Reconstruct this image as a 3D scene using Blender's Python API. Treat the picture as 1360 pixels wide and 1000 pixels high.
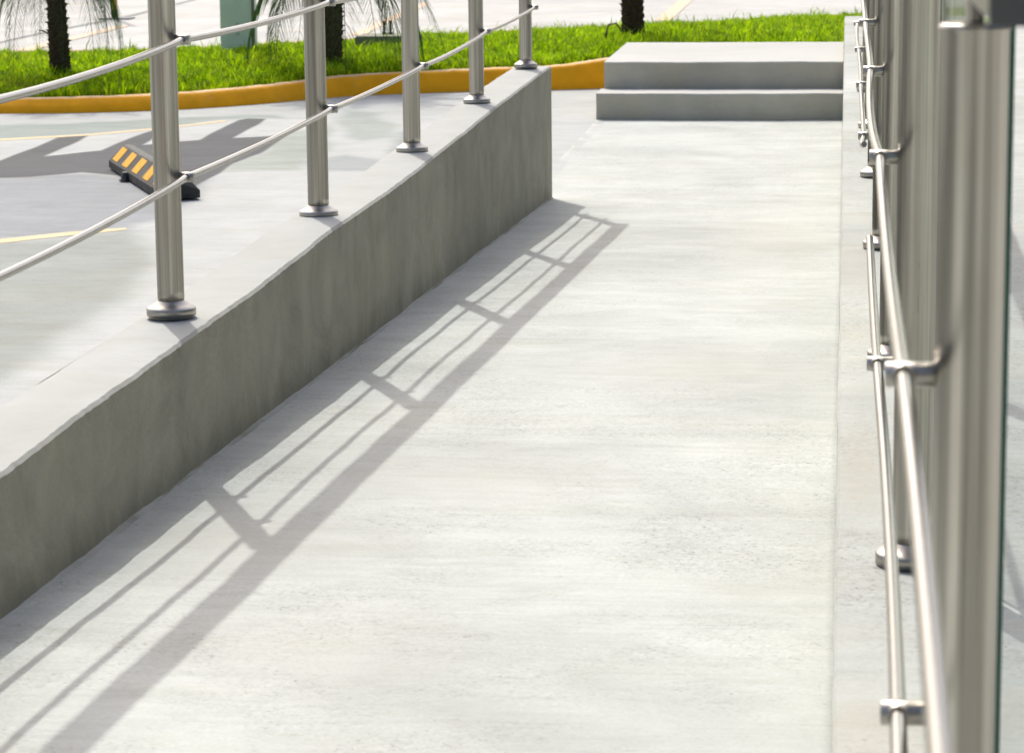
import bpy, math, random
import numpy as np
from mathutils import Vector, Matrix
random.seed(7)
rng = np.random.default_rng(11)
S = bpy.context.scene
for o in list(bpy.data.objects): bpy.data.objects.remove(o)
C = S.collection

# ------------------------------------------------------------------ camera, sky, sun, exposure
PITCH, YAW, ROLL, FPX = 0.1830, -0.1197, -0.0105, 3700.2
H = 1.3572
f = Vector((math.sin(YAW)*math.cos(PITCH), math.cos(YAW)*math.cos(PITCH), -math.sin(PITCH)))
r0 = Vector((math.cos(YAW), -math.sin(YAW), 0)); u0 = r0.cross(f)
rt = r0*math.cos(ROLL)+u0*math.sin(ROLL); up = -r0*math.sin(ROLL)+u0*math.cos(ROLL)
cd = bpy.data.cameras.new('camera'); cam = bpy.data.objects.new('camera', cd); C.objects.link(cam)
M = Matrix((rt, up, -f)).transposed().to_4x4(); M.translation = Vector((0, 0, H)); cam.matrix_world = M
cd.sensor_width = 36.0; cd.sensor_fit = 'HORIZONTAL'; cd.lens = 36.0*FPX/1360.0
cd.clip_start = 0.05; cd.clip_end = 1500
cd.dof.use_dof = True; cd.dof.focus_distance = 6.2; cd.dof.aperture_fstop = 17
S.camera = cam

SUN = Vector((-0.349, 0.8485, 1.0)).normalized()       # direction towards the sun
EL = math.asin(SUN.z); ROT = math.atan2(SUN.x, SUN.y)
W = bpy.data.worlds.new("World"); S.world = W; W.use_nodes = True
nt = W.node_tree; bg = nt.nodes['Background']
sky = nt.nodes.new('ShaderNodeTexSky'); sky.sky_type = 'NISHITA'; sky.sun_disc = False
sky.sun_elevation = EL; sky.sun_rotation = ROT % (2*math.pi); sky.air_density = .75; sky.dust_density = 5.0; sky.ozone_density = .15
nt.links.new(sky.outputs[0], bg.inputs[0]); bg.inputs[1].default_value = 0.15
sd = bpy.data.lights.new('sun', 'SUN'); sd.energy = 2.0; sd.angle = math.radians(0.53); sd.color = (1.0, 0.985, 0.925)
so = bpy.data.objects.new('sun', sd); C.objects.link(so); so.rotation_euler = SUN.to_track_quat('Z', 'Y').to_euler()
S.view_settings.view_transform = 'Standard'; S.view_settings.look = 'None'
S.view_settings.exposure = 0.56; S.view_settings.gamma = 1.0; S.view_settings.use_curve_mapping = False
S.render.engine = 'CYCLES'

# ------------------------------------------------------------------ helpers
def tag(o, label=None, cat=None, group=None, kind=None):
    if label: o['label'] = label
    if cat: o['category'] = cat
    if group: o['group'] = group
    if kind: o['kind'] = kind
    return o
def link(o, parent=None):
    C.objects.link(o)
    if parent is not None: o.parent = parent
    return o
def empty(name, loc=(0, 0, 0), rz=0):
    o = bpy.data.objects.new(name, None); o.location = loc; o.rotation_euler.z = rz; o.empty_display_size = .1
    return link(o)
def flatrail(mb, pts, w=.0255, h=.018, r=.006):
    vs = []
    sec = []
    for cx_, cy_, a0 in ((w-r, h-r, 0), (-(w-r), h-r, 90), (-(w-r), -(h-r), 180), (w-r, -(h-r), 270)):
        for k in range(4): a = math.radians(a0+k*30); sec.append((cx_+r*math.cos(a), cy_+r*math.sin(a)))
    for x, y, z in pts: vs += [(x+a, y, z+b) for a, b in sec]
    K = len(sec); n = len(pts)
    mb.add(vs, [(i*K+k, i*K+(k+1)%K, (i+1)*K+(k+1)%K, (i+1)*K+k) for i in range(n-1) for k in range(K)], True)
    mb.add(vs[:K], [tuple(range(K))]); mb.add(vs[-K:], [tuple(range(K))])
class MB:
    def __init__(s): s.v = []; s.f = []; s.sm = []
    def add(s, vs, fs, smooth=False):
        b = len(s.v); s.v += [tuple(p) for p in vs]; s.f += [tuple(b+i for i in q) for q in fs]; s.sm += [smooth]*len(fs)
    def box(s, x0, x1, y0, y1, z0, z1):
        s.add([(x0,y0,z0),(x1,y0,z0),(x1,y1,z0),(x0,y1,z0),(x0,y0,z1),(x1,y0,z1),(x1,y1,z1),(x0,y1,z1)],
              [(0,3,2,1),(4,5,6,7),(0,1,5,4),(1,2,6,5),(2,3,7,6),(3,0,4,7)])
    def lathe(s, prof, n=32, c=(0,0,0), axis='Z', smooth=True, cap=True):
        c = Vector(c); vs = []
        for r, h in prof:
            for k in range(n):
                a = 2*math.pi*k/n; x, y = r*math.cos(a), r*math.sin(a)
                p = {'Z': (x,y,h), 'X': (h,x,y), 'Y': (y,h,x)}[axis]
                vs.append(c+Vector(p))
        fs = [(i*n+k, i*n+(k+1)%n, (i+1)*n+(k+1)%n, (i+1)*n+k) for i in range(len(prof)-1) for k in range(n)]
        s.add(vs, fs, smooth)
        if cap:
            s.add(vs[:n], [tuple(range(n))[::-1]]); s.add(vs[-n:], [tuple(range(n))])
    def tube(s, pts, r, n=10, cap=True):
        pts = [Vector(p) for p in pts]; vs = []
        rr = r if isinstance(r, (list, tuple)) else [r]*len(pts)
        up_ = Vector((0, 0, 1))
        for i, p in enumerate(pts):
            t = (pts[min(i+1, len(pts)-1)]-pts[max(i-1, 0)]).normalized()
            u = up_ if abs(t.z) < .95 else Vector((1, 0, 0))
            a = t.cross(u).normalized(); b = a.cross(t).normalized()
            for k in range(n):
                an = 2*math.pi*k/n; vs.append(p+(a*math.cos(an)+b*math.sin(an))*rr[i])
        fs = [(i*n+k, i*n+(k+1)%n, (i+1)*n+(k+1)%n, (i+1)*n+k) for i in range(len(pts)-1) for k in range(n)]
        s.add(vs, fs, True)
        if cap:
            s.add(vs[:n], [tuple(range(n))]); s.add(vs[-n:], [tuple(range(n))[::-1]])
    def build(s, name, mat, parent=None, recalc=True, bevel=0):
        me = bpy.data.meshes.new(name); me.from_pydata(s.v, [], s.f); me.update()
        me.polygons.foreach_set('use_smooth', s.sm)
        if recalc:
            import bmesh
            bm = bmesh.new(); bm.from_mesh(me); bmesh.ops.recalc_face_normals(bm, faces=bm.faces)
            if bevel: bmesh.ops.bevel(bm, geom=bm.edges[:], offset=bevel, segments=2, affect='EDGES')
            bm.to_mesh(me); bm.free()
        me.materials.append(mat); me.update()
        return link(bpy.data.objects.new(name, me), parent)

# ------------------------------------------------------------------ materials
def newmat(name):
    m = bpy.data.materials.new(name); m.use_nodes = True; t = m.node_tree
    return m, t, t.nodes['Principled BSDF']
def N(t, typ, **kw):
    n = t.nodes.new(typ)
    for k, v in kw.items():
        if k in n.inputs.keys(): n.inputs[k].default_value = v
        else: setattr(n, k, v)
    return n
def coords(t, scale=(1,1,1), rot=(0,0,0), loc=(0,0,0)):
    tc = t.nodes.new('ShaderNodeTexCoord'); mp = t.nodes.new('ShaderNodeMapping')
    mp.inputs['Scale'].default_value = scale; mp.inputs['Rotation'].default_value = rot; mp.inputs['Location'].default_value = loc
    t.links.new(tc.outputs['Object'], mp.inputs[0]); return mp.outputs[0]
def noise(t, vec, scale, detail=4, rough=.55, dist=0):
    n = N(t, 'ShaderNodeTexNoise', Scale=scale, Detail=detail, Roughness=rough, Distortion=dist); t.links.new(vec, n.inputs['Vector']); return n.outputs['Fac']
def ramp(t, fac, stops):
    r = t.nodes.new('ShaderNodeValToRGB'); e = r.color_ramp.elements
    while len(e) < len(stops): e.new(.5)
    for i, (p, c) in enumerate(stops):
        e[i].position = p; e[i].color = c if len(c) == 4 else (*c, 1)
    t.links.new(fac, r.inputs[0]); return r.outputs[0]
def mix(t, fac, a, b, mode='MIX'):
    m = t.nodes.new('ShaderNodeMix'); m.data_type = 'RGBA'; m.blend_type = mode
    for sock, val in ((m.inputs[0], fac), (m.inputs[6], a), (m.inputs[7], b)):
        if isinstance(val, (int, float)): sock.default_value = val
        elif isinstance(val, tuple): sock.default_value = val if len(val) == 4 else (*val, 1)
        else: t.links.new(val, sock)
    return m.outputs[2]
def g(v): return (v, v, v)
def bumpn(t, h, strength, dist, prev=None):
    b = N(t, 'ShaderNodeBump', Strength=strength, Distance=dist); t.links.new(h, b.inputs['Height'])
    if prev is not None: t.links.new(prev, b.inputs['Normal'])
    return b.outputs[0]

def N_half(t, sock):
    m_ = N(t, 'ShaderNodeMath', operation='MULTIPLY'); t.links.new(sock, m_.inputs[0]); m_.inputs[1].default_value = .5; return m_.outputs[0]
def concrete(name, base, warm=(1.04, 1.0, .93), streak=(1.2, 14, 14), pits=True, stain=.16, bump=.5, broom=True, var=.16, bigscale=.9, seed=0.0, top_tone=None, spots=(), splash=False):
    m, t, p = newmat(name)
    v1 = coords(t, loc=(seed, seed*.7, 0)); vs = coords(t, scale=streak, rot=(0, 0, .02), loc=(seed, 0, 0))
    big = noise(t, v1, bigscale, 5, .6, .6)
    med = noise(t, v1, 5.5, 6, .65, .3)
    st = noise(t, vs, 2.2, 6, .62, .35)
    fine = noise(t, v1, 160, 3, .7)
    b = Vector(base)
    lo = tuple(b*(1-var)); hi = tuple(b*(1+var*.55))
    c = ramp(t, big, [(.32, lo), (.68, hi)])
    c = mix(t, .36, c, ramp(t, st, [(.28, g(.80)), (.55, g(1.04))]), 'MULTIPLY')
    c = mix(t, .45, c, ramp(t, med, [(.3, g(.82)), (.7, g(1.1))]), 'MULTIPLY')
    # warm sandy stains
    wm = noise(t, coords(t, scale=(.8, 1.6, 1), loc=(3+seed, 1, 0)), 1.3, 5, .65, 1.0)
    c = mix(t, ramp(t, wm, [(.52, g(0)), (.72, g(stain))]), c, tuple(Vector((b.x*warm[0]*1.0, b.y*warm[1]*.93, b.z*warm[2]*.80))))
    c = mix(t, .35, c, ramp(t, fine, [(.35, g(.78)), (.6, g(1.06))]), 'MULTIPLY')
    nrm = bumpn(t, med, .25*bump, .01); nrm = bumpn(t, fine, .5*bump, .0016, nrm)
    if broom:
        vb = coords(t, scale=(3, 120, 60), rot=(0, 0, .03)); br = noise(t, vb, 1.6, 5, .7, .5)
        brm = ramp(t, noise(t, v1, 1.7, 4, .6, .5), [(.42, g(.08)), (.68, g(.42))])
        c = mix(t, brm, c, ramp(t, br, [(.30, g(.78)), (.52, g(1.04))]), 'MULTIPLY')
        cm = noise(t, coords(t, scale=(1.2, 3.2, 1), loc=(seed, 5, 0)), 2.0, 8, .72, .7)
        c = mix(t, .5, c, ramp(t, cm, [(.36, (.90, .88, .83)), (.50, g(1.0)), (.66, (1.05, 1.05, 1.04))]), 'MULTIPLY')
        nrm = bumpn(t, br, .22*bump, .0014, nrm)
        nrm = bumpn(t, st, .12*bump, .004, nrm)
    if pits:
        reg = noise(t, v1, 2.3, 5, .75, .6)
        rg = ramp(t, reg, [(.42, g(0)), (.62, g(1))])
        p1 = noise(t, coords(t, scale=(.55, 1, 1)), 210, 2, .6)       # tiny air holes, in drifts
        pm = mix(t, 1.0, ramp(t, p1, [(.615, g(0)), (.68, g(1))]), rg, 'MULTIPLY')
        g1 = noise(t, coords(t, scale=(1.6, 22, 1), rot=(0, 0, .05)), 4.5, 5, .75, .8)   # drag marks of the float
        gm = mix(t, 1.0, ramp(t, g1, [(.62, g(0)), (.72, g(.75))]), ramp(t, noise(t, v1, 3.1, 3, .6), [(.45, g(0)), (.60, g(1))]), 'MULTIPLY')
        wm_ = mix(t, 1.0, ramp(t, g1, [(.26, g(.8)), (.36, g(0))]), ramp(t, noise(t, coords(t, loc=(9, 2, 0)), 2.7, 3, .6), [(.48, g(0)), (.62, g(1))]), 'MULTIPLY')
        c = mix(t, wm_, c, tuple(b*1.16)); c = mix(t, gm, c, tuple(b*.56)); c = mix(t, pm, c, tuple(b*.36))
        inv = N(t, 'ShaderNodeMath', operation='SUBTRACT'); inv.inputs[0].default_value = 1; t.links.new(mix(t, .5, pm, gm, 'ADD'), inv.inputs[1])
        nrm = bumpn(t, inv.outputs[0], .5*bump, .0022, nrm)
        grit = noise(t, v1, 70, 5, .8); c = mix(t, mix(t, 1.0, rg, g(.5), 'MULTIPLY'), c, mix(t, 1.0, c, ramp(t, grit, [(.38, g(.66)), (.6, g(1.06))]), 'MULTIPLY'))
        nrm = bumpn(t, grit, .35*bump, .003, nrm)
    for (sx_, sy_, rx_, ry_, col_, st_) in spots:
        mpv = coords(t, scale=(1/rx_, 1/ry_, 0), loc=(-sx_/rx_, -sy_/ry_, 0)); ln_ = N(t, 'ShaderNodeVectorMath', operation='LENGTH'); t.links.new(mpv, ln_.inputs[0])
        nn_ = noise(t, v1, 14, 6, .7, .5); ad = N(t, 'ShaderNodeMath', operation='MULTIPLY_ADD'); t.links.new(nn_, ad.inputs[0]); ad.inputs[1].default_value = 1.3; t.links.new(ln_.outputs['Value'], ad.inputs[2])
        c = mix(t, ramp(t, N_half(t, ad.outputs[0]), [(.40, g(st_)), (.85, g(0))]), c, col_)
    if splash:   # grime splashed up the foot of the wall, drips from the top edge
        sp = t.nodes.new('ShaderNodeSeparateXYZ'); tc = t.nodes.new('ShaderNodeTexCoord'); t.links.new(tc.outputs['Object'], sp.inputs[0])
        h1 = N(t, 'ShaderNodeMath', operation='MULTIPLY_ADD'); t.links.new(sp.outputs['Y'], h1.inputs[0]); h1.inputs[1].default_value = .0398; t.links.new(sp.outputs['Z'], h1.inputs[2])
        nz = noise(t, coords(t, scale=(1, 1, .6)), 6.5, 7, .75, .5)
        h2 = N(t, 'ShaderNodeMath', operation='MULTIPLY_ADD'); t.links.new(nz, h2.inputs[0]); h2.inputs[1].default_value = -.30; t.links.new(h1.outputs[0], h2.inputs[2])
        c = mix(t, ramp(t, h2.outputs[0], [(.30, g(.62)), (.375, g(0))]), c, tuple(Vector((b.x*.62, b.y*.60, b.z*.55))))
        dr = noise(t, coords(t, scale=(5, 5, 1.2)), 1.6, 5, .6, .6)
        c = mix(t, .3, c, ramp(t, dr, [(.32, g(.88)), (.5, g(1.0)), (.72, (1.07, 1.06, 1.04))]), 'MULTIPLY')
        bl_ = noise(t, coords(t, scale=(1, 1, 1.2), loc=(4, 0, 1)), 3.6, 7, .7, 1.2)
        c = mix(t, .7, c, ramp(t, bl_, [(.34, (.80, .80, .78)), (.5, g(1.0)), (.68, (1.17, 1.15, 1.08))]), 'MULTIPLY')
        nrm = bumpn(t, bl_, .5, .008, nrm)
    if top_tone:      # second tone mixed in on upward-facing surfaces
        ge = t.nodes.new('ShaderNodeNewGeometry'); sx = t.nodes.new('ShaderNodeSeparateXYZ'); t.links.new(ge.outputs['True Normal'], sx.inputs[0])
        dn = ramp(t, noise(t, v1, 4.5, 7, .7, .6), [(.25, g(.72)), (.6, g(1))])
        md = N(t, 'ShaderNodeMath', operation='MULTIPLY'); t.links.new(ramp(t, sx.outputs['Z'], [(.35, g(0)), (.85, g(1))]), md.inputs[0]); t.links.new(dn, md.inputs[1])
        dd = Vector(top_tone); dc = ramp(t, big, [(.32, tuple(dd*.93)), (.68, tuple(dd*1.03))])
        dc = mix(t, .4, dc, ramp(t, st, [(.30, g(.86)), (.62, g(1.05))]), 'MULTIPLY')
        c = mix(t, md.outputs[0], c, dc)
    t.links.new(c, p.inputs['Base Color']); t.links.new(nrm, p.inputs['Normal'])
    p.inputs['Roughness'].default_value = .86; p.inputs['Specular IOR Level'].default_value = .25
    return m
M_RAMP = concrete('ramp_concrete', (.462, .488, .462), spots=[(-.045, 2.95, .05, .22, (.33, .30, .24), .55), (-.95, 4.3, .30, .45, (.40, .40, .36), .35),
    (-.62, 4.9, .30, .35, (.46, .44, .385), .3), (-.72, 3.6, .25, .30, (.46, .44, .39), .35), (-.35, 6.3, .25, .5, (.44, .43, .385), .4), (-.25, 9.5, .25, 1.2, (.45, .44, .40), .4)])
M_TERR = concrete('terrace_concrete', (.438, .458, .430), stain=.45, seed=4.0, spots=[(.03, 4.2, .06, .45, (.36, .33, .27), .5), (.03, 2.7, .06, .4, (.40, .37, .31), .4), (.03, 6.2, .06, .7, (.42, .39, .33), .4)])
M_WALL = concrete('rendered_wall_concrete', (.315, .305, .235), broom=False, splash=True, pits=False, streak=(2.2, 1.6, .9), stain=.15, bump=.35, var=.16, seed=2.0, top_tone=(.405, .418, .40))
M_STEP = concrete('step_concrete', (.52, .49, .39), broom=False, pits=False, streak=(1.2, 8, 6), stain=.35, bump=.45, var=.22, seed=7.0, top_tone=(.455, .46, .44))
M_ROAD = concrete('road_concrete', (.46, .46, .44), broom=True, pits=False, stain=.5, bump=.4, seed=9.0)

def paint(name, col, edge=.35, var=.10, rough=.8):
    m, t, p = newmat(name)
    v = coords(t); a = noise(t, v, 2.4, 6, .7, .8); b = noise(t, v, 40, 4, .7)
    cc = Vector(col)
    c = ramp(t, a, [(.3, tuple(cc*(1-var))), (.7, tuple(cc*(1+var)))])
    c = mix(t, .4, c, ramp(t, b, [(.35, g(.85)), (.65, g(1.08))]), 'MULTIPLY')
    # worn away to the concrete beneath in patches
    w = noise(t, coords(t, scale=(1.4, .7, 1)), 3.2, 8, .78, .9)
    c = mix(t, ramp(t, w, [(.56, g(0)), (.70, g(edge))]), c, (.46, .46, .44))
    t.links.new(c, p.inputs['Base Color']); p.inputs['Roughness'].default_value = rough
    t.links.new(bumpn(t, b, .3, .002), p.inputs['Normal'])
    return m
M_DARK = paint('dark_grey_paving', (.150, .155, .160), edge=.22)  # dark grey paving colour with worn patches
M_LAV = paint('bluish_paving', (.40, .405, .43), edge=.5)
M_GRN = paint('greenish_paving', (.33, .38, .345), edge=.45)
M_PGRN = paint('pale_greenish_paving', (.405, .43, .39), edge=.6)
M_YEL = paint('faded_yellow_road_paint', (.56, .43, .24), edge=.8)
M_ORG = paint('faded_orange_road_paint', (.58, .43, .30), edge=.7)
M_CREAM = paint('cream_paving', (.52, .49, .41), edge=.5)
M_JOINT = paint('joint_filler', (.17, .18, .18), edge=.5)

ANI = 0.0
def steel(name, base=(.56, .54, .50), rough=.30, streakz=True):
    m, t, p = newmat(name)
    sc = (60, 60, 1.2) if streakz else (60, 1.2, 60)
    a = noise(t, coords(t, scale=sc), 3.0, 5, .65)
    b = noise(t, coords(t, scale=(1, 1, 1)), 9.0, 4, .6)
    c = ramp(t, noise(t, coords(t, scale=(60, 60, .5) if streakz else (60, .5, 60)), 1.4, 4, .6), [(.32, tuple(Vector(base)*.58)), (.5, tuple(Vector(base)*.95)), (.66, tuple(Vector(base)*1.42))])  # brush grain, its contrast raised to paint reflection bands into the base colour
    c = mix(t, .25, c, ramp(t, b, [(.3, (.86, .78, .68)), (.7, g(1.05))]), 'MULTIPLY')
    t.links.new(c, p.inputs['Base Color']); p.inputs['Metallic'].default_value = 1
    t.links.new(ramp(t, a, [(.25, g(rough-.06)), (.75, g(rough+.10))]), p.inputs['Roughness'])
    p.inputs['Anisotropic'].default_value = .6; p.inputs['Anisotropic Rotation'].default_value = ANI
    tg = t.nodes.new('ShaderNodeTangent'); tg.direction_type = 'RADIAL'; tg.axis = 'Z'; t.links.new(tg.outputs[0], p.inputs['Tangent'])
    return m
M_STEEL = steel('brushed_stainless_steel', (.44, .42, .38), .31)
def railmat(name, base, rough):
    m, t, p = newmat(name); a = noise(t, coords(t), 14, 4, .6)
    t.links.new(ramp(t, a, [(.3, tuple(Vector(base)*.92)), (.7, tuple(Vector(base)*1.06))]), p.inputs['Base Color'])
    p.inputs['Metallic'].default_value = 1; p.inputs['Roughness'].default_value = rough; return m
M_RAIL = railmat('satin_stainless_rail', (.36, .345, .31), .25)
M_FLANGE = railmat('turned_stainless_flange', (.40, .385, .35), .34)

def simple(name, col, rough=.6, metal=0, var=.12, sc=12, bump=.2, spec=.4):
    m, t, p = newmat(name); v = coords(t); a = noise(t, v, sc, 6, .65)
    cc = Vector(col); c = ramp(t, a, [(.3, tuple(cc*(1-var))), (.7, tuple(cc*(1+var)))])
    t.links.new(c, p.inputs['Base Color']); p.inputs['Roughness'].default_value = rough; p.inputs['Metallic'].default_value = metal
    p.inputs['Specular IOR Level'].default_value = spec
    t.links.new(bumpn(t, a, bump, .004), p.inputs['Normal']); return m
M_KERB = simple('orange_kerb_paint', (.90, .40, .002), .85, var=.12, sc=7)
def kerb_wear(m):
    t = m.node_tree; p = t.nodes['Principled BSDF']; src = p.inputs['Base Color'].links[0].from_socket
    # paint chalked and scuffed on the exposed rounded arris
    ge = t.nodes.new('ShaderNodeNewGeometry'); sx = t.nodes.new('ShaderNodeSeparateXYZ'); t.links.new(ge.outputs['Normal'], sx.inputs[0])
    a = noise(t, coords(t), 11, 7, .75)
    md = N(t, 'ShaderNodeMath', operation='MULTIPLY'); t.links.new(ramp(t, sx.outputs['Z'], [(.82, g(0)), (.98, g(1))]), md.inputs[0]); t.links.new(ramp(t, a, [(.30, g(.2)), (.55, g(.9))]), md.inputs[1])
    t.links.new(mix(t, md.outputs[0], src, (.66, .50, .33)), p.inputs['Base Color'])
kerb_wear(M_KERB)
#SCUFFKERB
M_FKERB = simple('faded_peach_edging', (.55, .38, .26), .8, var=.12, sc=6)
M_RUB = simple('black_rubber', (.040, .043, .042), .7, var=.3, sc=30, spec=.25)
M_REFL = simple('yellow_reflective_strip', (.72, .36, .001), .6, var=.15, sc=25, spec=.2)
def scuff(m, col, lo=.50, hi=.62, sc=22, amt=.8):
    t = m.node_tree; p = t.nodes['Principled BSDF']; src = p.inputs['Base Color'].links[0].from_socket
    a = noise(t, coords(t), sc, 8, .8, .5)
    t.links.new(mix(t, ramp(t, a, [(lo, g(0)), (hi, g(amt))]), src, col), p.inputs['Base Color'])
scuff(M_REFL, (.10, .07, .03), .53, .66)
scuff(M_KERB, (.42, .36, .28), .60, .70, 5, .55)
scuff(M_RUB, (.16, .155, .14), .5, .7, 9, .5)
M_BOLT = simple('dark_bolt_steel', (.08, .08, .08), .5, .6)
M_SOIL = simple('soil', (.06, .05, .03), .95, var=.3, sc=14)
M_BARK = simple('palm_bark', (.060, .042, .025), .92, var=.45, sc=38, bump=.8, spec=.15)
M_CAB = simple('pale_green_painted_metal', (.86, .95, .85), .6, var=.08, sc=4)
M_POLE = simple('yellow_pole_paint', (.55, .27, .02), .45, var=.12, sc=9)
M_PBASE = simple('dark_brown_pole_foot', (.06, .03, .015), .7)
M_PAD = simple('mossy_concrete', (.22, .22, .17), .9, var=.25, sc=9)
def leafmat(name, c1, c2, c3, sc, trans=.35, rough=.5):
    m, t, p = newmat(name)
    a = noise(t, coords(t), sc, 3, .6); b = noise(t, coords(t), 1.6, 3, .6)
    c = ramp(t, a, [(.30, c1), (.5, c2), (.70, c3)])
    c = mix(t, .5, c, ramp(t, b, [(.3, g(.72)), (.7, g(1.15))]), 'MULTIPLY')
    t.links.new(c, p.inputs['Base Color']); p.inputs['Roughness'].default_value = rough; p.inputs['Specular IOR Level'].default_value = .2
    if 'grass' in name: c = mix(t, ramp(t, noise(t, coords(t, loc=(3, 3, 0)), 2.3, 5, .7), [(.55, g(0)), (.72, g(.55))]), c, (.34, .32, .05)); t.links.new(c, p.inputs['Base Color'])
    tr = t.nodes.new('ShaderNodeBsdfTranslucent'); t.links.new(mix(t, 1.0, c, (1.25, 1.35, .5), 'MULTIPLY'), tr.inputs[0])
    ms = t.nodes.new('ShaderNodeMixShader'); ms.inputs[0].default_value = trans
    t.links.new(p.outputs[0], ms.inputs[1]); t.links.new(tr.outputs[0], ms.inputs[2])
    t.links.new(ms.outputs[0], t.nodes['Material Output'].inputs[0]); return m
M_GRASS = leafmat('grass_blade', (.05, .10, .001), (.26, .42, .002), (.55, .66, .03), 15, .45, .7)
M_FROND = leafmat('palm_leaflet', (.03, .075, .02), (.05, .12, .03), (.09, .17, .05), 14, .25)
M_DRY = simple('dry_palm_fibre', (.12, .075, .04), .9, var=.3, sc=20)
# glass: clear faces (transparent tint + mirror by fresnel), green ground edges
def glassface():
    m, t, p = newmat('tinted_glass'); t.nodes.remove(p)
    tr = N(t, 'ShaderNodeBsdfTransparent'); tr.inputs[0].default_value = (.965, .99, .975, 1)
    gl = N(t, 'ShaderNodeBsdfGlossy'); gl.inputs['Roughness'].default_value = .01; gl.inputs[0].default_value = (.95, 1, .97, 1)
    ge = t.nodes.new('ShaderNodeNewGeometry'); dt = N(t, 'ShaderNodeVectorMath', operation='DOT_PRODUCT'); t.links.new(ge.outputs['Incoming'], dt.inputs[0]); t.links.new(ge.outputs['True Normal'], dt.inputs[1])
    ab = N(t, 'ShaderNodeMath', operation='ABSOLUTE'); t.links.new(dt.outputs['Value'], ab.inputs[0])
    om = N(t, 'ShaderNodeMath', operation='SUBTRACT'); om.inputs[0].default_value = 1; t.links.new(ab.outputs[0], om.inputs[1])
    pw = N(t, 'ShaderNodeMath', operation='POWER'); t.links.new(om.outputs[0], pw.inputs[0]); pw.inputs[1].default_value = 5
    fr = N(t, 'ShaderNodeMath', operation='MULTIPLY_ADD'); t.links.new(pw.outputs[0], fr.inputs[0]); fr.inputs[1].default_value = .72; fr.inputs[2].default_value = .04
    ms = N(t, 'ShaderNodeMixShader'); t.links.new(fr.outputs[0], ms.inputs[0]); t.links.new(tr.outputs[0], ms.inputs[1]); t.links.new(gl.outputs[0], ms.inputs[2])
    t.links.new(ms.outputs[0], t.nodes['Material Output'].inputs[0]); return m
M_GLASS = glassface()
M_GEDGE = simple('green_glass_edge', (.03, .13, .09), .2, var=.1, spec=.6, bump=0)

# ------------------------------------------------------------------ smooth noise for hand made edges
def wob(x, seed=0, sc=1.0):
    return (math.sin(x*2.1*sc+seed)+.6*math.sin(x*5.3*sc+seed*1.7)+.4*math.sin(x*11.9*sc+seed*2.9)+.25*math.sin(x*27*sc+seed*.6))/2.2
def interp(x, P):
    xs = [p[0] for p in P]; ys = [p[1] for p in P]; return float(np.interp(x, xs, ys))
def rampz(y):
    if y < .2: return .4458
    return max(.4538-.0398*y, .004)

# ------------------------------------------------------------------ ground and paving
def grid(name, xs, ys, zf, mat, skirt=.12):
    v = [(x, y, zf(x, y)) for y in ys for x in xs]; nx, ny = len(xs), len(ys)
    fs = [(j*nx+i, j*nx+i+1, (j+1)*nx+i+1, (j+1)*nx+i) for j in range(ny-1) for i in range(nx-1)]
    # skirt
    loop = [i for i in range(nx)]+[j*nx+nx-1 for j in range(1, ny)]+[(ny-1)*nx+i for i in range(nx-2, -1, -1)]+[j*nx for j in range(ny-2, 0, -1)]
    b = len(v); v += [(v[i][0], v[i][1], v[i][2]-skirt) for i in loop]; L = len(loop)
    fs += [(loop[k], loop[(k+1)%L], b+(k+1)%L, b+k)[::-1] for k in range(L)]
    mb = MB(); mb.add(v, fs, False); o = mb.build(name, mat, recalc=False)
    o.data.polygons.foreach_set('use_smooth', [True]*((nx-1)*(ny-1))+[False]*L); return o

mb = MB(); mb.add([(-400, -200, 0), (400, -200, 0), (400, 900, 0), (-400, 900, 0)], [(0, 1, 2, 3)])
tag(mb.build('ground', M_ROAD), kind='structure')
xs = list(np.linspace(-1.30, .004, 56)); ys = list(np.linspace(.2, 14.69, 520))
def rz(x, y): return rampz(y)+.0016*wob(y*2.2+x*1.3, 1)+.0012*wob(x*6+y*3, 5) + .0006*random.random()
tag(grid('ramp', xs, ys, rz, M_RAMP), kind='structure')
# strip of landing between the wall end and the steps, running out to the road
def sheet(name, pts, mat, z, kind='structure'):
    mb = MB(); mb.add([(x, y, z) for x, y in pts], [tuple(range(len(pts)))]); o = mb.build(name, mat)
    if o.data.polygons[0].normal.z < 0: o.data.flip_normals()
    return tag(o, kind=kind)

# terrace to the right of the ramp (and the upper landing behind the camera)
TZ = .4462
v = []; ys2 = list(np.linspace(-6, 16.43, 480)); prof = lambda y: [(-.0053+.0012*wob(y, 3, 2.0), -.1), (-.0053+.0012*wob(y, 3, 2.0), TZ-.006), (-.001+.0012*wob(y, 3, 2.0), TZ), (.30, TZ), (.8, TZ), (12, TZ), (12, -.1)]
K = len(prof(0)); mb = MB(); v = [(x, y, z) for y in ys2 for x, z in prof(y)]
fs = [(j*K+i, j*K+i+1, (j+1)*K+i+1, (j+1)*K+i) for j in range(len(ys2)-1) for i in range(K-1)]
fs += [tuple(range(K)), tuple((len(ys2)-1)*K+i for i in range(K-1, -1, -1))]
mb.add(v, fs); tag(mb.build('terrace', M_TERR), kind='structure')
mb = MB(); mb.box(-5.9, -.012, -6, .198, -.1, .4458); tag(mb.build('upper_landing', M_RAMP), kind='structure')

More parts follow.
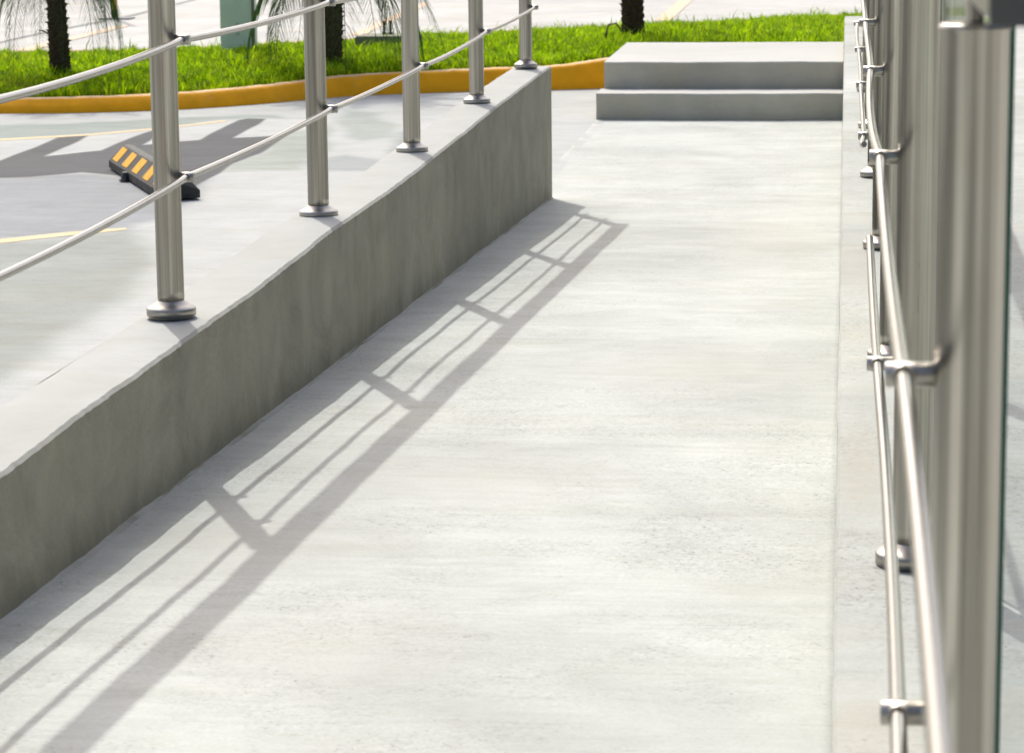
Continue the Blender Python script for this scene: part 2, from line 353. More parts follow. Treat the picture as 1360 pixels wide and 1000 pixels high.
# the road beside the ramp: one gently tinted concrete surface, tone areas with soft edges
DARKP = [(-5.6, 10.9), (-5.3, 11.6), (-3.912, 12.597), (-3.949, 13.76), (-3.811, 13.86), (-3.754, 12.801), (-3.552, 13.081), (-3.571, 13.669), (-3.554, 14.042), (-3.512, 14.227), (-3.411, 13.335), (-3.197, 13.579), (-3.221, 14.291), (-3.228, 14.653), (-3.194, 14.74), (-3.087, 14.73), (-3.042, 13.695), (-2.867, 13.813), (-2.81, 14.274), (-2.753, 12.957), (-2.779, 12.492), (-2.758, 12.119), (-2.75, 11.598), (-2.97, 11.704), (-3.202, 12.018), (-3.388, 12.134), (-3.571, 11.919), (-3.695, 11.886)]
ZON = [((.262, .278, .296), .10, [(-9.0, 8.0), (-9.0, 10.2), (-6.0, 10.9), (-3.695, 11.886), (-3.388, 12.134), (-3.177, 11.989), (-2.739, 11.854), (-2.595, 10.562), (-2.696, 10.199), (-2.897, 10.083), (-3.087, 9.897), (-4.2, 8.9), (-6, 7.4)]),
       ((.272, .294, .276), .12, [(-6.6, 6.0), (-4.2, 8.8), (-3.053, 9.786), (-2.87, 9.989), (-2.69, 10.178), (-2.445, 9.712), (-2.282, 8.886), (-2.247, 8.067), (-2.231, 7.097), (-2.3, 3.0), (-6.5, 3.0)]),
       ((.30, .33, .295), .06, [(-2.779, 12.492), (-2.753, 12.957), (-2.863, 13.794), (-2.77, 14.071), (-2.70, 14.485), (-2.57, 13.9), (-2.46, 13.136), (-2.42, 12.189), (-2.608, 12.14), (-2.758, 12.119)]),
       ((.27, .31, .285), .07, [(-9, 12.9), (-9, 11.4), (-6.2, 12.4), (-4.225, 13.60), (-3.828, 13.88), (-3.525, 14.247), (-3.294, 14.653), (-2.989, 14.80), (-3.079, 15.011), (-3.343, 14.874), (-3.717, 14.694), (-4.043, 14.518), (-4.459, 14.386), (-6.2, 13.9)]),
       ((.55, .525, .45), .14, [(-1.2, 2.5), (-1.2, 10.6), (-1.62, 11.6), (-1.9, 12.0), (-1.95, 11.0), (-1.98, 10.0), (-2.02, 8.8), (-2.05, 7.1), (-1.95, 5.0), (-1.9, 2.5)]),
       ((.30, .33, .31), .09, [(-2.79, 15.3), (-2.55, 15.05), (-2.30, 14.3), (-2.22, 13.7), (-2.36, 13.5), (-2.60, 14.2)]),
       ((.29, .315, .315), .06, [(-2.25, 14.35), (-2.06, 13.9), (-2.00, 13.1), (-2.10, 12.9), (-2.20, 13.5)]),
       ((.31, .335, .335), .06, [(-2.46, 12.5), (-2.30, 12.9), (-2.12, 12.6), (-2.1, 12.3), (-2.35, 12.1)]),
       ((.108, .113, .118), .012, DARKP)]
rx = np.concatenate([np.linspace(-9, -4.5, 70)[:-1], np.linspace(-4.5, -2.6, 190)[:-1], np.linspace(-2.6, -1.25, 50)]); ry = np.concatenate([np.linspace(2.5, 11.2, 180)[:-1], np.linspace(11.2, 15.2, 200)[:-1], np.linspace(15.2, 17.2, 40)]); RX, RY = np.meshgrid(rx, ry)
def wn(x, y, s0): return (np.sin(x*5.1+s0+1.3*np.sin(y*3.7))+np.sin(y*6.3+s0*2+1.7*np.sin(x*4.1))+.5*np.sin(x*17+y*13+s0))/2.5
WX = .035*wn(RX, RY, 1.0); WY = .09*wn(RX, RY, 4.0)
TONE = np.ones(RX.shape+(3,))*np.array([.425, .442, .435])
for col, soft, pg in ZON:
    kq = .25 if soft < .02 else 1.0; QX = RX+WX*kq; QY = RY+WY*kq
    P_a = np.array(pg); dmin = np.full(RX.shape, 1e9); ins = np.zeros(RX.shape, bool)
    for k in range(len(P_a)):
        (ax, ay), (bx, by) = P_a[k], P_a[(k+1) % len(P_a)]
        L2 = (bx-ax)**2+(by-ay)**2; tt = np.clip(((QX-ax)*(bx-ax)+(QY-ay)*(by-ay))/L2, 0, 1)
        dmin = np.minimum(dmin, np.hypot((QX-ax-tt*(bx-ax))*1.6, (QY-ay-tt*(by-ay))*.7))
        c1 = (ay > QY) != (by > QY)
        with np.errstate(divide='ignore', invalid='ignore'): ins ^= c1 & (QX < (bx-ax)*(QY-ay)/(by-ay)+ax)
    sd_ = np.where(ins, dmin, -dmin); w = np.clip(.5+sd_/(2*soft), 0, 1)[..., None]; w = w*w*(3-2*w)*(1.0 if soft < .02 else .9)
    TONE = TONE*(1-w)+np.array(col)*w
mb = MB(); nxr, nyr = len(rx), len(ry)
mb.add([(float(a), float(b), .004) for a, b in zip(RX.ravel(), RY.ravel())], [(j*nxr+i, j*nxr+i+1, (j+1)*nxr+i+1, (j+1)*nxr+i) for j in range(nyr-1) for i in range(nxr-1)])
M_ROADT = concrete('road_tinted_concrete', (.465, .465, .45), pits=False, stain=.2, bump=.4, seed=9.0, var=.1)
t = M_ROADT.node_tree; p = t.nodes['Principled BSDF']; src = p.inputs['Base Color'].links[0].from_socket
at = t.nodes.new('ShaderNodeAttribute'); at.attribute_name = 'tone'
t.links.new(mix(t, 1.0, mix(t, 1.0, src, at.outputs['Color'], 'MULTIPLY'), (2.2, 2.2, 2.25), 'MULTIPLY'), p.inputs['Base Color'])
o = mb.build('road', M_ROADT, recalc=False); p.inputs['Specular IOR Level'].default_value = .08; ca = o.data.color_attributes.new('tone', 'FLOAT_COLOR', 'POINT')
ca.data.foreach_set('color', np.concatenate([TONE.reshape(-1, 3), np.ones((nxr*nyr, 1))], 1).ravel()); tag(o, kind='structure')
sheet('cream_paving', [(-1.34, 3.5), (-1.34, 11.2), (-1.62, 12.0), (-2.0, 12.2), (-2.02, 11.0), (-2.03, 10.0), (-2.1, 8.8), (-2.12, 7.1), (-1.95, 5.0), (-1.9, 3.5)], M_CREAM, .004)
sheet('yellow_line', [(-8.0, 10.9), (-6.1, 12.3), (-4.225, 13.621), (-3.828, 13.88), (-3.525, 14.247), (-3.294, 14.653), (-3.274, 14.566), (-3.505, 14.165), (-3.807, 13.801), (-4.196, 13.527), (-6.05, 12.2), (-8.0, 10.8)], M_YEL, .0052)
sheet('yellow_line', [(-5.4, 7.7), (-4.2, 8.85), (-3.087, 9.897), (-2.9, 10.094), (-2.762, 10.197), (-2.696, 10.232), (-2.682, 10.178), (-2.74, 10.111), (-2.87, 9.989), (-3.053, 9.786), (-4.17, 8.74), (-5.36, 7.6)], M_YEL, .0052)
sheet('pavement_joint', [(-6.53, 19.5), (-6.59, 22), (-6.50, 25), (-6.62, 29), (-6.58, 29), (-6.44, 25), (-6.54, 22), (-6.48, 19.5)], M_JOINT, .004)
sheet('orange_line', [(-6.16, 20.3), (-6.17, 23.4), (-6.07, 23.4), (-6.02, 20.3)], M_ORG, .004)
sheet('orange_line', [(-1.62, 23.8), (-1.60, 30), (-1.48, 30), (-1.48, 23.8)], M_ORG, .004)
sheet('orange_line', [(-3.93, 22.0), (-4.10, 27.0), (-4.00, 27.0), (-3.81, 22.0)], M_ORG, .004)

# ------------------------------------------------------------------ low wall on the left
TOP = [(-6, .514), (3.7, .513), (4.2, .517), (4.8, .514), (5.46, .510), (6.2, .521), (6.94, .516), (7.7, .5155), (9.03, .529), (10.1, .540), (11.2, .541)]
ys3 = list(np.arange(-5.9, 11.2, .022))+[11.205]
v = []
for y in ys3:
    zt = interp(y, TOP)+.0016*wob(y, 2, 2.2)
    xi = -1.1763+.0025*wob(y, 9, .8); xj = xi+.0012*random.uniform(-1, 1)
    zb = rampz(y)
    fo = .007+.0045*wob(y, 4, 1.9)+.0018*wob(y*7, 3, 1.3); fh = .006+.003*wob(y, 8, 2.7)+.0015*wob(y*6, 2)
    xo = -1.3298+.0015*wob(y, 6, 1.5)
    v += [(xo, y, -.05), (xo, y, zt-.012), (xo+.010, y, zt-.001), (xo+.05, y, zt), (xi-.05, y, zt+.0005), (xj-.006, y, zt-.0006+.0008*random.random()), (xj, y, zt-.006), (xi, y, zt-.03),
          (xi+.001*wob(y, 1, 3), y, .5*(zt+zb)), (xi, y, zb+fh), (xi+fo, y, zb-.002), (xi+fo, y, -.05)]
K = 12; n = len(ys3); mb = MB()
fs = [(j*K+i, j*K+i+1, (j+1)*K+i+1, (j+1)*K+i) for j in range(n-1) for i in range(K-1)]
fs += [tuple(range(K)), tuple((n-1)*K+i for i in range(K-1, -1, -1))]
mb.add(v, fs)
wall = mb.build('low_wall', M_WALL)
tag(wall, 'long low grey cement wall beside the ramp carrying the left railing', 'wall')

# ------------------------------------------------------------------ steps at the far end
st = empty('concrete_steps', (-.65, 14.7, 0)); tag(st, 'two broad grey concrete steps at the far end of the ramp', 'steps')
def slab(name, x0, x1, y0, y1, z0, z1, parent, mat, off):
    # block with uneven, slightly rounded hand-trowelled edges
    nx = 40; vs = []; r = .011
    for i in range(nx+1):
        x = x0+(x1-x0)*i/nx; e = .0022*wob(x*3, z1*9+1); e2 = .002*wob(x*3, 5+z1)
        ins = 0
        yo = .005*x + e2
        vs += [(x, y0+yo, z0), (x, y0+yo, z1-r+e), (x, y0+yo+r*.3, z1-r*.3+e), (x, y0+yo+r, z1+e), (x, y1-.01, z1+e*.4), (x, y1, z1-.01), (x, y1, z0)]
    K = 7; fs = [(i*K+k, i*K+k+1, (i+1)*K+k+1, (i+1)*K+k) for i in range(nx) for k in range(K-1)]
    fs += [tuple(range(K)), tuple(nx*K+k for k in range(K-1, -1, -1))]
    m_ = MB(); m_.add([(a-off[0], b-off[1], c-off[2]) for a, b, c in vs], fs); return m_.build(name, mat, parent)
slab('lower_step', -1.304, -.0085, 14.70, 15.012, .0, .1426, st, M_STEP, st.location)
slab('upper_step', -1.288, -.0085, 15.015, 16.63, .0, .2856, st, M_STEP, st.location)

# ------------------------------------------------------------------ railings
def post_parts(R_, x, y, zb, ztop, hz, inside, lab=None):
    """one post with its flange, pin and clamps; inside=+1 rail on +X side, -1 on -X side"""
    p = MB(); p.lathe([(.0247, zb+.012), (.0247, zb+.0325), (.0254, zb+.0330), (.0254, zb+.05), (.0254, ztop-.004), (.0262, ztop-.003), (.0262, ztop), (.0235, ztop+.0015)], 40, (x, y, 0)); post = p.build('post', M_STEEL, R_)
    if lab: post['label'] = lab
    fl = MB(); fl.lathe([(.0440, zb+.000), (.0440, zb+.0025), (.0468, zb+.003), (.0468, zb+.016), (.0455, zb+.0178), (.038, zb+.0215), (.030, zb+.0270), (.0262, zb+.0305), (.0256, zb+.031)], 48, (x, y, 0)); fl.build('base_flange', M_FLANGE, post)
    # dark sealing gap under the flange is geometry: a thinner gasket
    pn = MB(); pn.lathe([(.0066, ztop), (.0066, hz-.014)], 16, (x, y, 0)); pn.build('pin', M_RAIL, post)
    return post
def clamp(post, x, y, z, rx, sgn):
    c = MB(); x0 = x+sgn*.0235; x1 = rx+sgn*.0135
    a, b = (x0, x1) if x0 < x1 else (x1, x0)
    c.lathe([(.0084, a), (.0096, a+.0008), (.0096, b-.001), (.0086, b)], 24, (0, y, z), 'X')
    c.lathe([(.0082, -.0112), (.0090, -.0104), (.0090, .0104), (.0082, .0112)], 18, (rx, y, z), 'Y')
    c.build('rail_clamp', M_FLANGE, post)
def railpiece(R_, name, x, knots, r, sag, lat, mat, y0=None, y1=None, n=14, seed=0):
    """knots: (y, z) at clamps; bowed between them"""
    pts = []
    for i in range(len(knots)-1):
        (ya, za), (yb, zb_) = knots[i], knots[i+1]
        for k in range(n):
            t_ = k/n; b = 4*t_*(1-t_)
            pts.append((x+lat*b*math.sin(i*1.9+seed+.7), ya+(yb-ya)*t_, za+(zb_-za)*t_-sag*b*(1+.25*math.sin(i*2.3+seed))))
    pts.append((x, knots[-1][0], knots[-1][1]))
    if x > 0: pts = [(a-.0055*min(1.0, max(0.0, (2.0-b)/.9)), b, c_) for a, b, c_ in pts]     # first span is bent slightly inwards
    m_ = MB(); m_.tube(pts, r, 22); return m_.build(name, mat, R_)

YP = [-.94, .565, 2.072, 3.579, 5.095, 6.599, 8.081, 9.549, 11.051]
LZ = [.514, .514, .514, .5135, .517, .513, .516, .533, .5455]
lr = empty('railing', (0, 0, 0)); tag(lr, 'left stainless steel railing with round posts on the low wall', 'railing')
XL = -1.2607; RXL = XL+.0385
HZL = [interp(y, TOP)+.84 for y in YP]
lowz = [.778, .778, .776, .772, .780, .775, .770, .781, .784]
upz = [1.04, 1.04, 1.035, 1.030, 1.036, 1.029, 1.034, 1.045, 1.05]
for i, y in enumerate(YP):
    po = post_parts(lr, XL, y, LZ[i]-.001, HZL[i]-.058, HZL[i], 1)
    clamp(po, XL, y, lowz[i], RXL, 1); clamp(po, XL, y, upz[i], RXL, 1)
railpiece(lr, 'lower_rail', RXL, [(-1.1, .778)]+list(zip(YP[1:], lowz[1:]))+[(11.10, .785)], .0066, .006, .004, M_RAIL, seed=1)
railpiece(lr, 'upper_rail', RXL, [(-1.1, 1.04)]+list(zip(YP[1:], upz[1:]))+[(11.10, 1.05)], .0066, .010, .004, M_RAIL, seed=2)
m_ = MB(); flatrail(m_, [(XL, -1.2, HZL[0]), (XL, 5, interp(5, TOP)+.84), (XL, 8, interp(8, TOP)+.84), (XL, 11.14, interp(11.1, TOP)+.84)]); m_.build('handrail', M_STEEL, lr)

rr = empty('railing', (0, 0, 0)); tag(rr, 'right stainless steel railing seen end on, with green edged glass panes', 'railing')
XR = .0933; RXR = .0458; HZR = 1.286
for i, y in enumerate(YP):
    if i == 0: continue
    yy = y if i < 5 else {5: 6.594, 6: 8.10, 7: 9.60, 8: 11.11}[i]
    XRp = XR; XR = .0938 if i == 2 else XR
    po = post_parts(rr, XR, yy, TZ, 1.2355, HZR, -1, 'nearest post, out of focus and much larger in the picture' if i == 2 else None)
    if i != 4: clamp(po, XR, yy, .7125, RXR, -1)
    clamp(po, XR, yy, .976+(.004 if i == 3 else 0), RXR, -1)
    XR = XRp
railpiece(rr, 'lower_rail', RXR, [(.2, .712), (.565, .7125), (2.072, .7125), (3.579, .7125), (4.79, .7125)], .0066, .012, .004, M_RAIL, seed=3)
railpiece(rr, 'lower_rail', RXR, [(6.42, .710), (6.594, .7125), (8.10, .7125), (9.60, .7125), (11.16, .7125)], .0066, .012, .004, M_RAIL, seed=4)
railpiece(rr, 'upper_rail', RXR, [(.2, .976), (.565, .976), (2.072, .976), (3.579, .980), (5.095, .976), (6.594, .976), (8.10, .976), (9.60, .976), (11.16, .976)], .0066, .018, .006, M_RAIL, seed=5)
m_ = MB(); flatrail(m_, [(.1005, 1.5, HZR), (.097, 2.4, HZR), (XR, 3.5, HZR), (XR, 11.2, HZR)]); hr_ = m_.build('handrail', M_STEEL, rr)
m_ = MB(); m_.box(.0755, .1255, 1.494, 1.4995, HZR-.0175, HZR+.0175); m_.build('end_cap', simple('shade_toned_cap', (.10, .105, .10), .6), hr_)  # closes the rail end; its shade is put into the dark colour
def pane(y0, y1):
    x0, x1, z0, z1 = .1195, .1250, TZ+.06, 1.237
    m = MB(); m.box(x0, x1, y0, y1, z0, z1); o = m.build('glass_pane', M_GLASS, rr); o.data.materials.append(M_GEDGE)
    for p_ in o.data.polygons: p_.material_index = 0 if abs(p_.normal.x) > .5 else 1
for a, b in ((2.10, 3.56), (3.60, 5.07), (5.11, 6.57), (6.61, 8.08), (8.12, 9.58), (9.62, 11.09)): pane(a, b)

# ------------------------------------------------------------------ orange kerb
def catmull(P, n=8):
    P = [Vector(p) for p in P]; out = []
    for i in range(len(P)-1):
        a, b, c, d = P[max(i-1, 0)], P[i], P[i+1], P[min(i+2, len(P)-1)]
        for k in range(n):
            t_ = k/n; out.append(.5*((2*b)+(-a+c)*t_+(2*a-5*b+4*c-d)*t_*t_+(-a+3*b-3*c+d)*t_**3))
    out.append(P[-1]); return out
KP = catmull([(-9, 14.75, .085), (-6.4, 14.95, .085), (-4.66, 15.03, .085), (-4.2, 15.08, .088), (-3.73, 15.27, .092), (-3.35, 15.60, .10), (-3.10, 15.92, .108), (-2.85, 16.20, .122), (-2.45, 16.40, .13), (-2.05, 16.55, .137), (-1.69, 16.63, .146), (-1.50, 16.70, .165), (-1.31, 16.80, .182), (-.9, 16.95, .19), (0, 17.1, .20), (.02, 17.1, .20)])
v = []; BK = []
for i, p in enumerate(KP):
    t_ = (KP[min(i+1, len(KP)-1)]-KP[max(i-1, 0)]); t_.z = 0; t_.normalize(); nn = Vector((-t_.y, t_.x, 0)); h = p.z+.002*wob(i*.7, 3)
    BK.append((p.x+nn.x*.15, p.y+nn.y*.15, h))
    for d, z in ((0, -.03), (.006, .02), (.026, h*.6), (.038, h-.028), (.050, h-.010), (.068, h-.002), (.12, h), (.14, h-.006), (.15, h-.05), (.15, -.03)):
        v.append((p.x+nn.x*d, p.y+nn.y*d, z))
K = 10; n = len(KP); mb = MB()
mb.add(v, [(j*K+i, j*K+i+1, (j+1)*K+i+1, (j+1)*K+i) for j in range(n-1) for i in range(K-1)]+[tuple(range(K)), tuple((n-1)*K+i for i in range(K-1, -1, -1))], True)
tag(mb.build('orange_kerb', M_KERB), 'curving orange painted kerb in front of the grass strip', 'kerb')

# ------------------------------------------------------------------ verge
FAR = [(-9, 18.0), (-5.5, 18.25), (-4.6, 18.4), (-4.0, 18.9), (-3.45, 19.4), (-2.7, 20.1), (-1.46, 21.0), (.127, 22.3), (3.2, 24.8)]
def ynear(x): return interp(x, [(b[0], b[1]-.01) for b in BK]+[(.03, 16.46), (3.2, 16.46)])
def hnear(x): return interp(x, [(b[0], b[2]) for b in BK]+[(.03, .2), (3.2, .22)])
def yfar(x): return interp(x, FAR)
def gz(x, y):
    a, b = ynear(x), yfar(x); t_ = min(max((y-a)/(b-a), 0), 1)
    return hnear(x)*(1-t_)+.10*t_-.02+.05*math.sin(math.pi*t_)+.012*wob(x*1.5+y, 2)
xs4 = np.linspace(-8.8, 3.2, 120); mb = MB(); v = []
for x in xs4:
    a, b = ynear(x), yfar(x)
    for k in range(26): y = a+(b-a)*k/25; v.append((x, y, gz(x, y)))
mb.add(v, [(i*26+k, (i+1)*26+k, (i+1)*26+k+1, i*26+k+1) for i in range(119) for k in range(25)], True)
tag(mb.build('verge_soil', M_SOIL, recalc=False), kind='structure')
# grass blades
NB = 230000
X = rng.uniform(-8.7, 3.1, NB*2); near = np.array([ynear(x) for x in np.linspace(-8.8, 3.2, 600)]); fa = np.array([yfar(x) for x in np.linspace(-8.8, 3.2, 600)]); hn = np.array([hnear(x) for x in np.linspace(-8.8, 3.2, 600)])
gx = np.linspace(-8.8, 3.2, 600)
A = np.interp(X, gx, near); B = np.interp(X, gx, fa)
T = rng.uniform(0, 1, NB*2); Y = A+(B-A)*T
keep = rng.uniform(0, 1, NB*2) < (B-A)/7.8*1.0
# keep out of what is never seen so density stays high in view
keep &= (X > -8.75) & (X < 2.4)
X, Y, T, A, B = X[keep], Y[keep], T[keep], A[keep], B[keep]
Hn = np.interp(X, gx, hn)
def wobn(x, seed=0): return (np.sin(x*2.1+seed)+.6*np.sin(x*5.3+seed*1.7)+.4*np.sin(x*11.9+seed*2.9)+.25*np.sin(x*27+seed*.6))/2.2
Z = Hn*(1-T)+.10*T-.022+.05*np.sin(np.pi*T)+.012*wobn(X*1.5+Y, 2)
n = len(X)
clump = .5+.5*np.sin(X*19+2*np.sin(Y*7.1))*np.sin(Y*13.7+1.5*np.sin(X*11.7))
L = (.028+.040*rng.random(n)**1.5+.045*clump**1.5)*np.where(rng.random(n) < .02, 1.7, 1.0)
Wd = rng.uniform(.004, .009, n)
az = rng.uniform(0, 2*np.pi, n); lean = rng.uniform(.1, .95, n)
dx, dy = np.cos(az), np.sin(az); px, py = -dy, dx
def P_(fr, hfr, w, s): return np.stack([X+dx*L*lean*fr+px*w*s, Y+dy*L*lean*fr+py*w*s, Z+L*hfr], 1)
V = np.stack([P_(0, 0, Wd*.5, -1), P_(0, 0, Wd*.5, 1), P_(.35, .62, Wd*.5, -1), P_(.35, .62, Wd*.5, 1), P_(1.0, .9, Wd*0, 1)], 1).reshape(-1, 3)
base = (np.arange(n)*5)[:, None]
q = (base+np.array([0, 1, 3, 2])).astype(np.int32); tr = (base+np.array([2, 3, 4])).astype(np.int32)
me = bpy.data.meshes.new('grass'); me.vertices.add(len(V)); me.vertices.foreach_set('co', V.ravel())
loops = np.concatenate([q.ravel(), tr.ravel()]); me.loops.add(len(loops)); me.loops.foreach_set('vertex_index', loops)
me.polygons.add(2*n); ls = np.concatenate([np.arange(n)*4, 4*n+np.arange(n)*3]).astype(np.int32); me.polygons.foreach_set('loop_start', ls)
me.update(calc_edges=True); me.validate(); me.materials.append(M_GRASS)
tag(link(bpy.data.objects.new('grass', me)), 'bright green grass filling the verge behind the orange kerb', 'grass', kind='stuff')
# peach edging on the far side of the verge
v = []; FP = catmull([(a, b, 0) for a, b in FAR], 5)
for i, p in enumerate(FP):
    t_ = (FP[min(i+1, len(FP)-1)]-FP[max(i-1, 0)]).normalized(); nn = Vector((-t_.y, t_.x, 0))
    for d, z in ((.01, -.02), (.01, .125), (.025, .135), (.12, .135), (.13, .12), (.13, -.02)): v.append((p.x+nn.x*d, p.y+nn.y*d, z))
n = len(FP); K = 6; mb = MB(); mb.add(v, [(j*K+i, j*K+i+1, (j+1)*K+i+1, (j+1)*K+i) for j in range(n-1) for i in range(K-1)]+[tuple(range(K)), tuple((n-1)*K+i for i in range(K-1, -1, -1))])
tag(mb.build('peach_kerb', M_FKERB), 'faded peach kerb edging along the far side of the grass strip', 'kerb')

# ------------------------------------------------------------------ wheel stop
ws = empty('wheel_stop', (-2.958, 11.69, .0125), math.atan2(-1.21, .532)); tag(ws, 'black rubber wheel stop with yellow reflective patches lying on the road', 'wheel stop')
Lh = .655; wb, wt, hh, lip = .085, .016, .105, .032
m_ = MB(); sec = [(-wb, 0), (-wb, lip), (-wt-.006, hh-.004), (-wt+.006, hh), (wt-.006, hh), (wt+.006, hh-.004), (wb, lip), (wb, 0)]
st_ = [(-Lh, 1, .0), (-Lh+.004, 1, .35), (-Lh+.05, 1, 1), (Lh-.05, 1, 1), (Lh-.004, 1, .35), (Lh, 1, .0)]
v = []
for x, a, hsc in st_:
    for yy, z in sec: v.append((x, yy, z if z <= lip else lip+(z-lip)*hsc))
K = 8; m_.add(v, [(j*K+i, j*K+i+1, (j+1)*K+i+1, (j+1)*K+i) for j in range(5) for i in range(K-1)]+[tuple(range(K)), tuple(5*K+i for i in range(K-1, -1, -1))])
m_.build('rubber_body', M_RUB, ws)
k5 = [-.53, -.27, -.01, .27, .53]
for sgn in (1, -1):
    for k in k5:
        mp = MB(); nrm = Vector((0, sgn*(hh-lip), (wb-wt))).normalized()*.0022
        p0 = Vector((0, sgn*(wb-.003), lip+.003)); p1 = Vector((0, sgn*(wt+.006), hh-.005))
        q0 = p0.lerp(p1, .10); q1 = p0.lerp(p1, .93); c = []
        for xx, pp in ((-.068, q0), (.068, q0), (.068, q1), (-.068, q1)): c.append(Vector((k+xx, 0, 0))+pp)
        mp.add([a-nrm for a in c]+[a+nrm for a in c], [(0, 1, 2, 3), (4, 5, 6, 7), (0, 1, 5, 4), (1, 2, 6, 5), (2, 3, 7, 6), (3, 0, 4, 7)]); mp.build('reflective_patch', M_REFL, ws)
for s_ in (-1, 1):
    mp = MB(); mp.lathe([(.018, -.004), (.018, .018), (.012, .024), (.012, .034)], 8, (-.12, s_*(wb+.014), 0)); mp.lathe([(.026, -.004), (.026, .004)], 12, (-.12, s_*(wb+.014), 0)); mp.build('anchor_bolt', M_BOLT, ws)

# ------------------------------------------------------------------ palms
def frond_mesh(seed, L, droop, nl=34):
    R_ = random.Random(seed); m = MB(); pts = []
    for k in range(15):
        t_ = k/14; pts.append(Vector((L*(t_*.95-.20*t_**3*droop), .02*math.sin(t_*3+seed)*t_, L*(.40*t_-droop*.95*t_**2.1))))
    m.tube(pts, [.0065*(1-.8*k/14) for k in range(15)], 5)
    for k in range(nl):
        t_ = .12+.86*k/(nl-1); f_ = t_*14; i = min(int(f_), 13); p = pts[i].lerp(pts[i+1], f_-i); tg = (pts[i+1]-pts[i]).normalized()
        ln = .24*L*(math.sin(math.pi*min(1, t_*.9+.12))**.6)*R_.uniform(.85, 1.1)+.02
        for sg in (-1, 1):
            side = Vector((0, sg, 0)); d = (tg*.75+side*.55+Vector((0, 0, R_.uniform(-.55, -.15)))).normalized()
            mid = p+d*ln*.5; mid = p+d*ln*.5; end = p+d*ln+Vector((0, 0, -ln*.18)); w = side*.006+tg*.014
            m.add([p-w*.5, p+w*.5, mid+w, mid-w, end], [(0, 1, 2, 3), (3, 2, 4)])
    me = m.build('frond', M_FROND, recalc=False); return me
fr0 = [frond_mesh(i, 1.0, d) for i, d in enumerate((.55, .95, 1.35))]
fm = [o.data for o in fr0]
for o in fr0: bpy.data.objects.remove(o)
def palm(x, y, zb, r, ht, nf, fl, label, mindroop=0, seed=0, hang=0):
    R_ = random.Random(seed); root = empty('palm_tree', (x, y, zb)); tag(root, label, 'palm tree', 'palm trees on the grass strip')
    m = MB(); nz = int(ht/.012); nn = 26; vs = []; lx, ly = R_.uniform(-.04, .04), R_.uniform(-.03, .03)
    for j in range(nz+1):
        z = ht*j/nz-.03
        for k in range(nn):
            a = 2*math.pi*k/nn
            # spiral of leaf-base scars
            s1 = (z/.045+k/nn*3) % 1.0; rr_ = r*(1.12-.16*min(1, z/.4))*(.86+.20*s1+.05*R_.random())
            if z < .03: rr_ *= 1.15
            vs.append((lx*z+rr_*math.cos(a), ly*z+rr_*math.sin(a), z))
    m.add(vs, [(j*nn+k, j*nn+(k+1)%nn, (j+1)*nn+(k+1)%nn, (j+1)*nn+k) for j in range(nz) for k in range(nn)]); m.add(vs[-nn:], [tuple(range(nn))])
    for k in range(int(ht*150)):       # short leaf-base stubs
        a = k*2.399; z = .03+(ht-.04)*k/int(ht*150); d = Vector((math.cos(a), math.sin(a), 0)); b = Vector((lx*z, ly*z, z))+d*r*.85; u = Vector((-d.y, d.x, 0))*.013
        tip = b+d*R_.uniform(.014, .034)+Vector((0, 0, R_.uniform(.01, .03)))
        m.add([b-u, b+u, b+Vector((0, 0, .022)), tip], [(0, 1, 3), (1, 2, 3), (2, 0, 3), (0, 2, 1)])
    m.build('trunk', M_BARK, root, recalc=False)
    for k in range(nf):
        a = k*2.399963+R_.uniform(-.2, .2); lev = k/nf
        hangk = k < hang
        o = bpy.data.objects.new('frond', fm[2 if lev < .35 else 1 if lev < .7 else 0]); link(o, root)
        tilt = (.08 if hangk else 0)+(-.75*lev if lev > .3 else .10)
        if mindroop: tilt -= mindroop
        o.rotation_euler = (0, tilt, a); o.location = (lx*ht, ly*ht, ht-.04+.04*lev)
        s_ = fl*R_.uniform(.85, 1.1)*(1 if not hangk else .8); o.scale = (s_, s_, s_)
    return root
palm(-4.62, 16.15, .11, .058, .70, 44, .68, 'small palm at the far left, its dark shaggy trunk rooted in the grass', seed=1, hang=3)
palm(-3.115, 16.85, .12, .058, .68, 42, .90, 'small palm rising right behind the second post, with thin drooping leaf tips', seed=2, hang=3)
p3 = palm(-1.385, 18.40, .13, .072, 1.15, 24, .85, 'dark palm trunk standing alone in the grass behind the concrete steps', seed=3, mindroop=.28)
m_ = MB(); m_.tube([(-.06, -.02, .10), (-.11, -.05, .17), (-.16, -.05, .16), (-.18, -.05, .09), (-.175, -.05, .03)], [.007, .006, .008, .010, .004], 6); m_.build('dry_leaf_stub', M_DRY, p3)
m_ = MB(); m_.tube([(-.05, -.02, .26), (-.085, -.03, .285), (-.115, -.03, .29)], [.005, .005, .003], 5)
m_.build('dry_leaf_stub', M_DRY, [o for o in bpy.data.objects if o.name == 'palm_tree'][0])

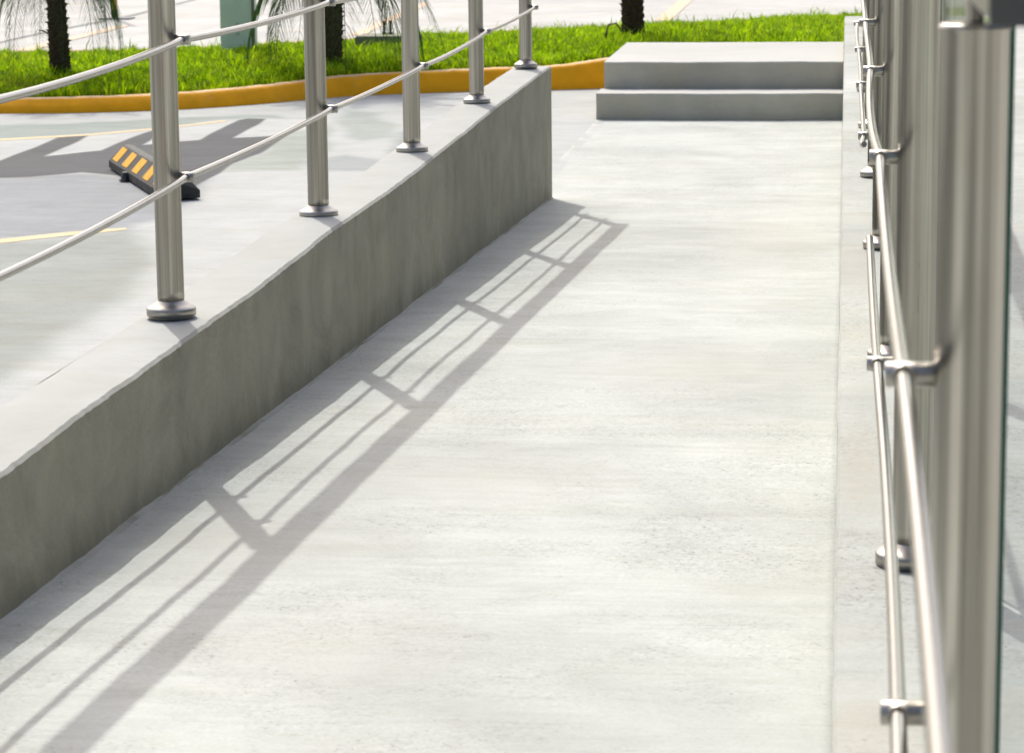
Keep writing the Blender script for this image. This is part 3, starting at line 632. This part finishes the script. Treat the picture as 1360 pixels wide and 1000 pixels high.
# ------------------------------------------------------------------ unseen building added behind and to the right to darken shade and reflections
bl = empty('unseen_blocker', (6.0, 5.0, 0)); tag(bl, 'unseen grey building with dark glass front and overhang, added to darken shade and reflections', 'building')
M_FAC = simple('grey_blocker_facade', (.30, .29, .27), .8, var=.1, sc=2); M_DGL = simple('dark_blocker_glass', (.02, .025, .025), .06, var=.05, spec=.6, bump=0); M_FRM = simple('dark_blocker_frame', (.06, .06, .06), .4, .5)
def bb(name, x0, x1, y0, y1, z0, z1, m_): q_ = MB(); q_.box(x0-6, x1-6, y0-5, y1-5, z0, z1); q_.build(name, m_, bl)
bb('wall', 5.4, 9, -4.6, 13.5, .44, 3.4, M_FAC); bb('wall', -5.9, 5.398, -7.5, -4.6, .44, 4.3, M_FAC)  # walls of the added unseen building
bb('blocker_canopy', 4.6, 5.398, -3.0, 13.5, 3.0, 3.2, M_FAC); bb('blocker_canopy', -5.9, 5.398, -4.598, -3.4, 3.1, 3.35, M_FAC)  # added overhangs that keep the unseen walls dark
for k in range(8): bb('blocker_window', 5.36, 5.399, -2.6+2*k, -.75+2*k, .6, 2.95, M_DGL); bb('blocker_frame', 5.33, 5.399, -.74+2*k, -.61+2*k, .5, 3.0, M_FRM)
for k in range(5): bb('blocker_window', -5.4+2.1*k, -3.45+2.1*k, -4.599, -4.56, .6, 2.95, M_DGL); bb('blocker_frame', -3.44+2.1*k, -3.31+2.1*k, -4.599, -4.53, .5, 3.0, M_FRM)

# ------------------------------------------------------------------ things on and beyond the verge
cb = empty('utility_cabinet', (-3.93, 17.95, .10), .12); tag(cb, 'narrow pale green cabinet standing at the far edge of the grass', 'cabinet')
m_ = MB(); m_.box(-.112, .112, -.09, .09, .0, 1.05); m_.build('cabinet_body', M_CAB, cb, bevel=.006)
m_ = MB(); m_.box(-.125, .125, -.10, .10, 1.052, 1.075); m_.build('cabinet_cap', M_CAB, cb)
m_ = MB(); m_.box(-.13, .13, -.11, .11, -.06, .03); m_.build('plinth', M_PAD, cb)
m_ = MB(); m_.box(-.095, .080, -.0935, -.0915, .06, 1.0); m_.build('door_panel', M_CAB, cb)
m_ = MB(); m_.box(-.012, .012, -.099, -.094, .16, .24); m_.build('latch', simple('pale_latch', (.6, .65, .6)), cb)
m_ = MB(); m_.box(.093, .113, -.0935, -.0915, .02, 1.04); m_.build('corner_strip', simple('brown_corner', (.24, .22, .15)), cb)
po = empty('pole', (-6.48, 24.45, 0)); tag(po, 'thin yellow pole with a dark foot on the pale pavement beyond the palms', 'pole')
m_ = MB(); m_.lathe([(.028, .085), (.028, 1.35), (.02, 1.37)], 18); m_.build('shaft', M_POLE, po)
m_ = MB(); m_.lathe([(.029, .0), (.029, .086)], 18); m_.build('foot', M_PBASE, po)
m_ = MB(); m_.box(-.12, .16, -.10, .10, .001, .012); m_.build('base_plate', M_JOINT, po)
pd = empty('lamp_footing', (-3.00, 18.25, .08)); tag(pd, 'low mossy concrete footing with two upright bolts in the grass', 'footing')
m_ = MB(); m_.box(-.19, .21, -.16, .16, -.05, .155); m_.build('footing_block', M_PAD, pd, bevel=.008)
for dx_ in (-.03, .012):
    m_ = MB(); m_.lathe([(.0085, .15), (.0085, .245)], 10, (dx_, .06, 0)); m_.lathe([(.016, .156), (.016, .170)], 6, (dx_, .06, 0)); m_.build('anchor_bolt', M_BOLT, pd)
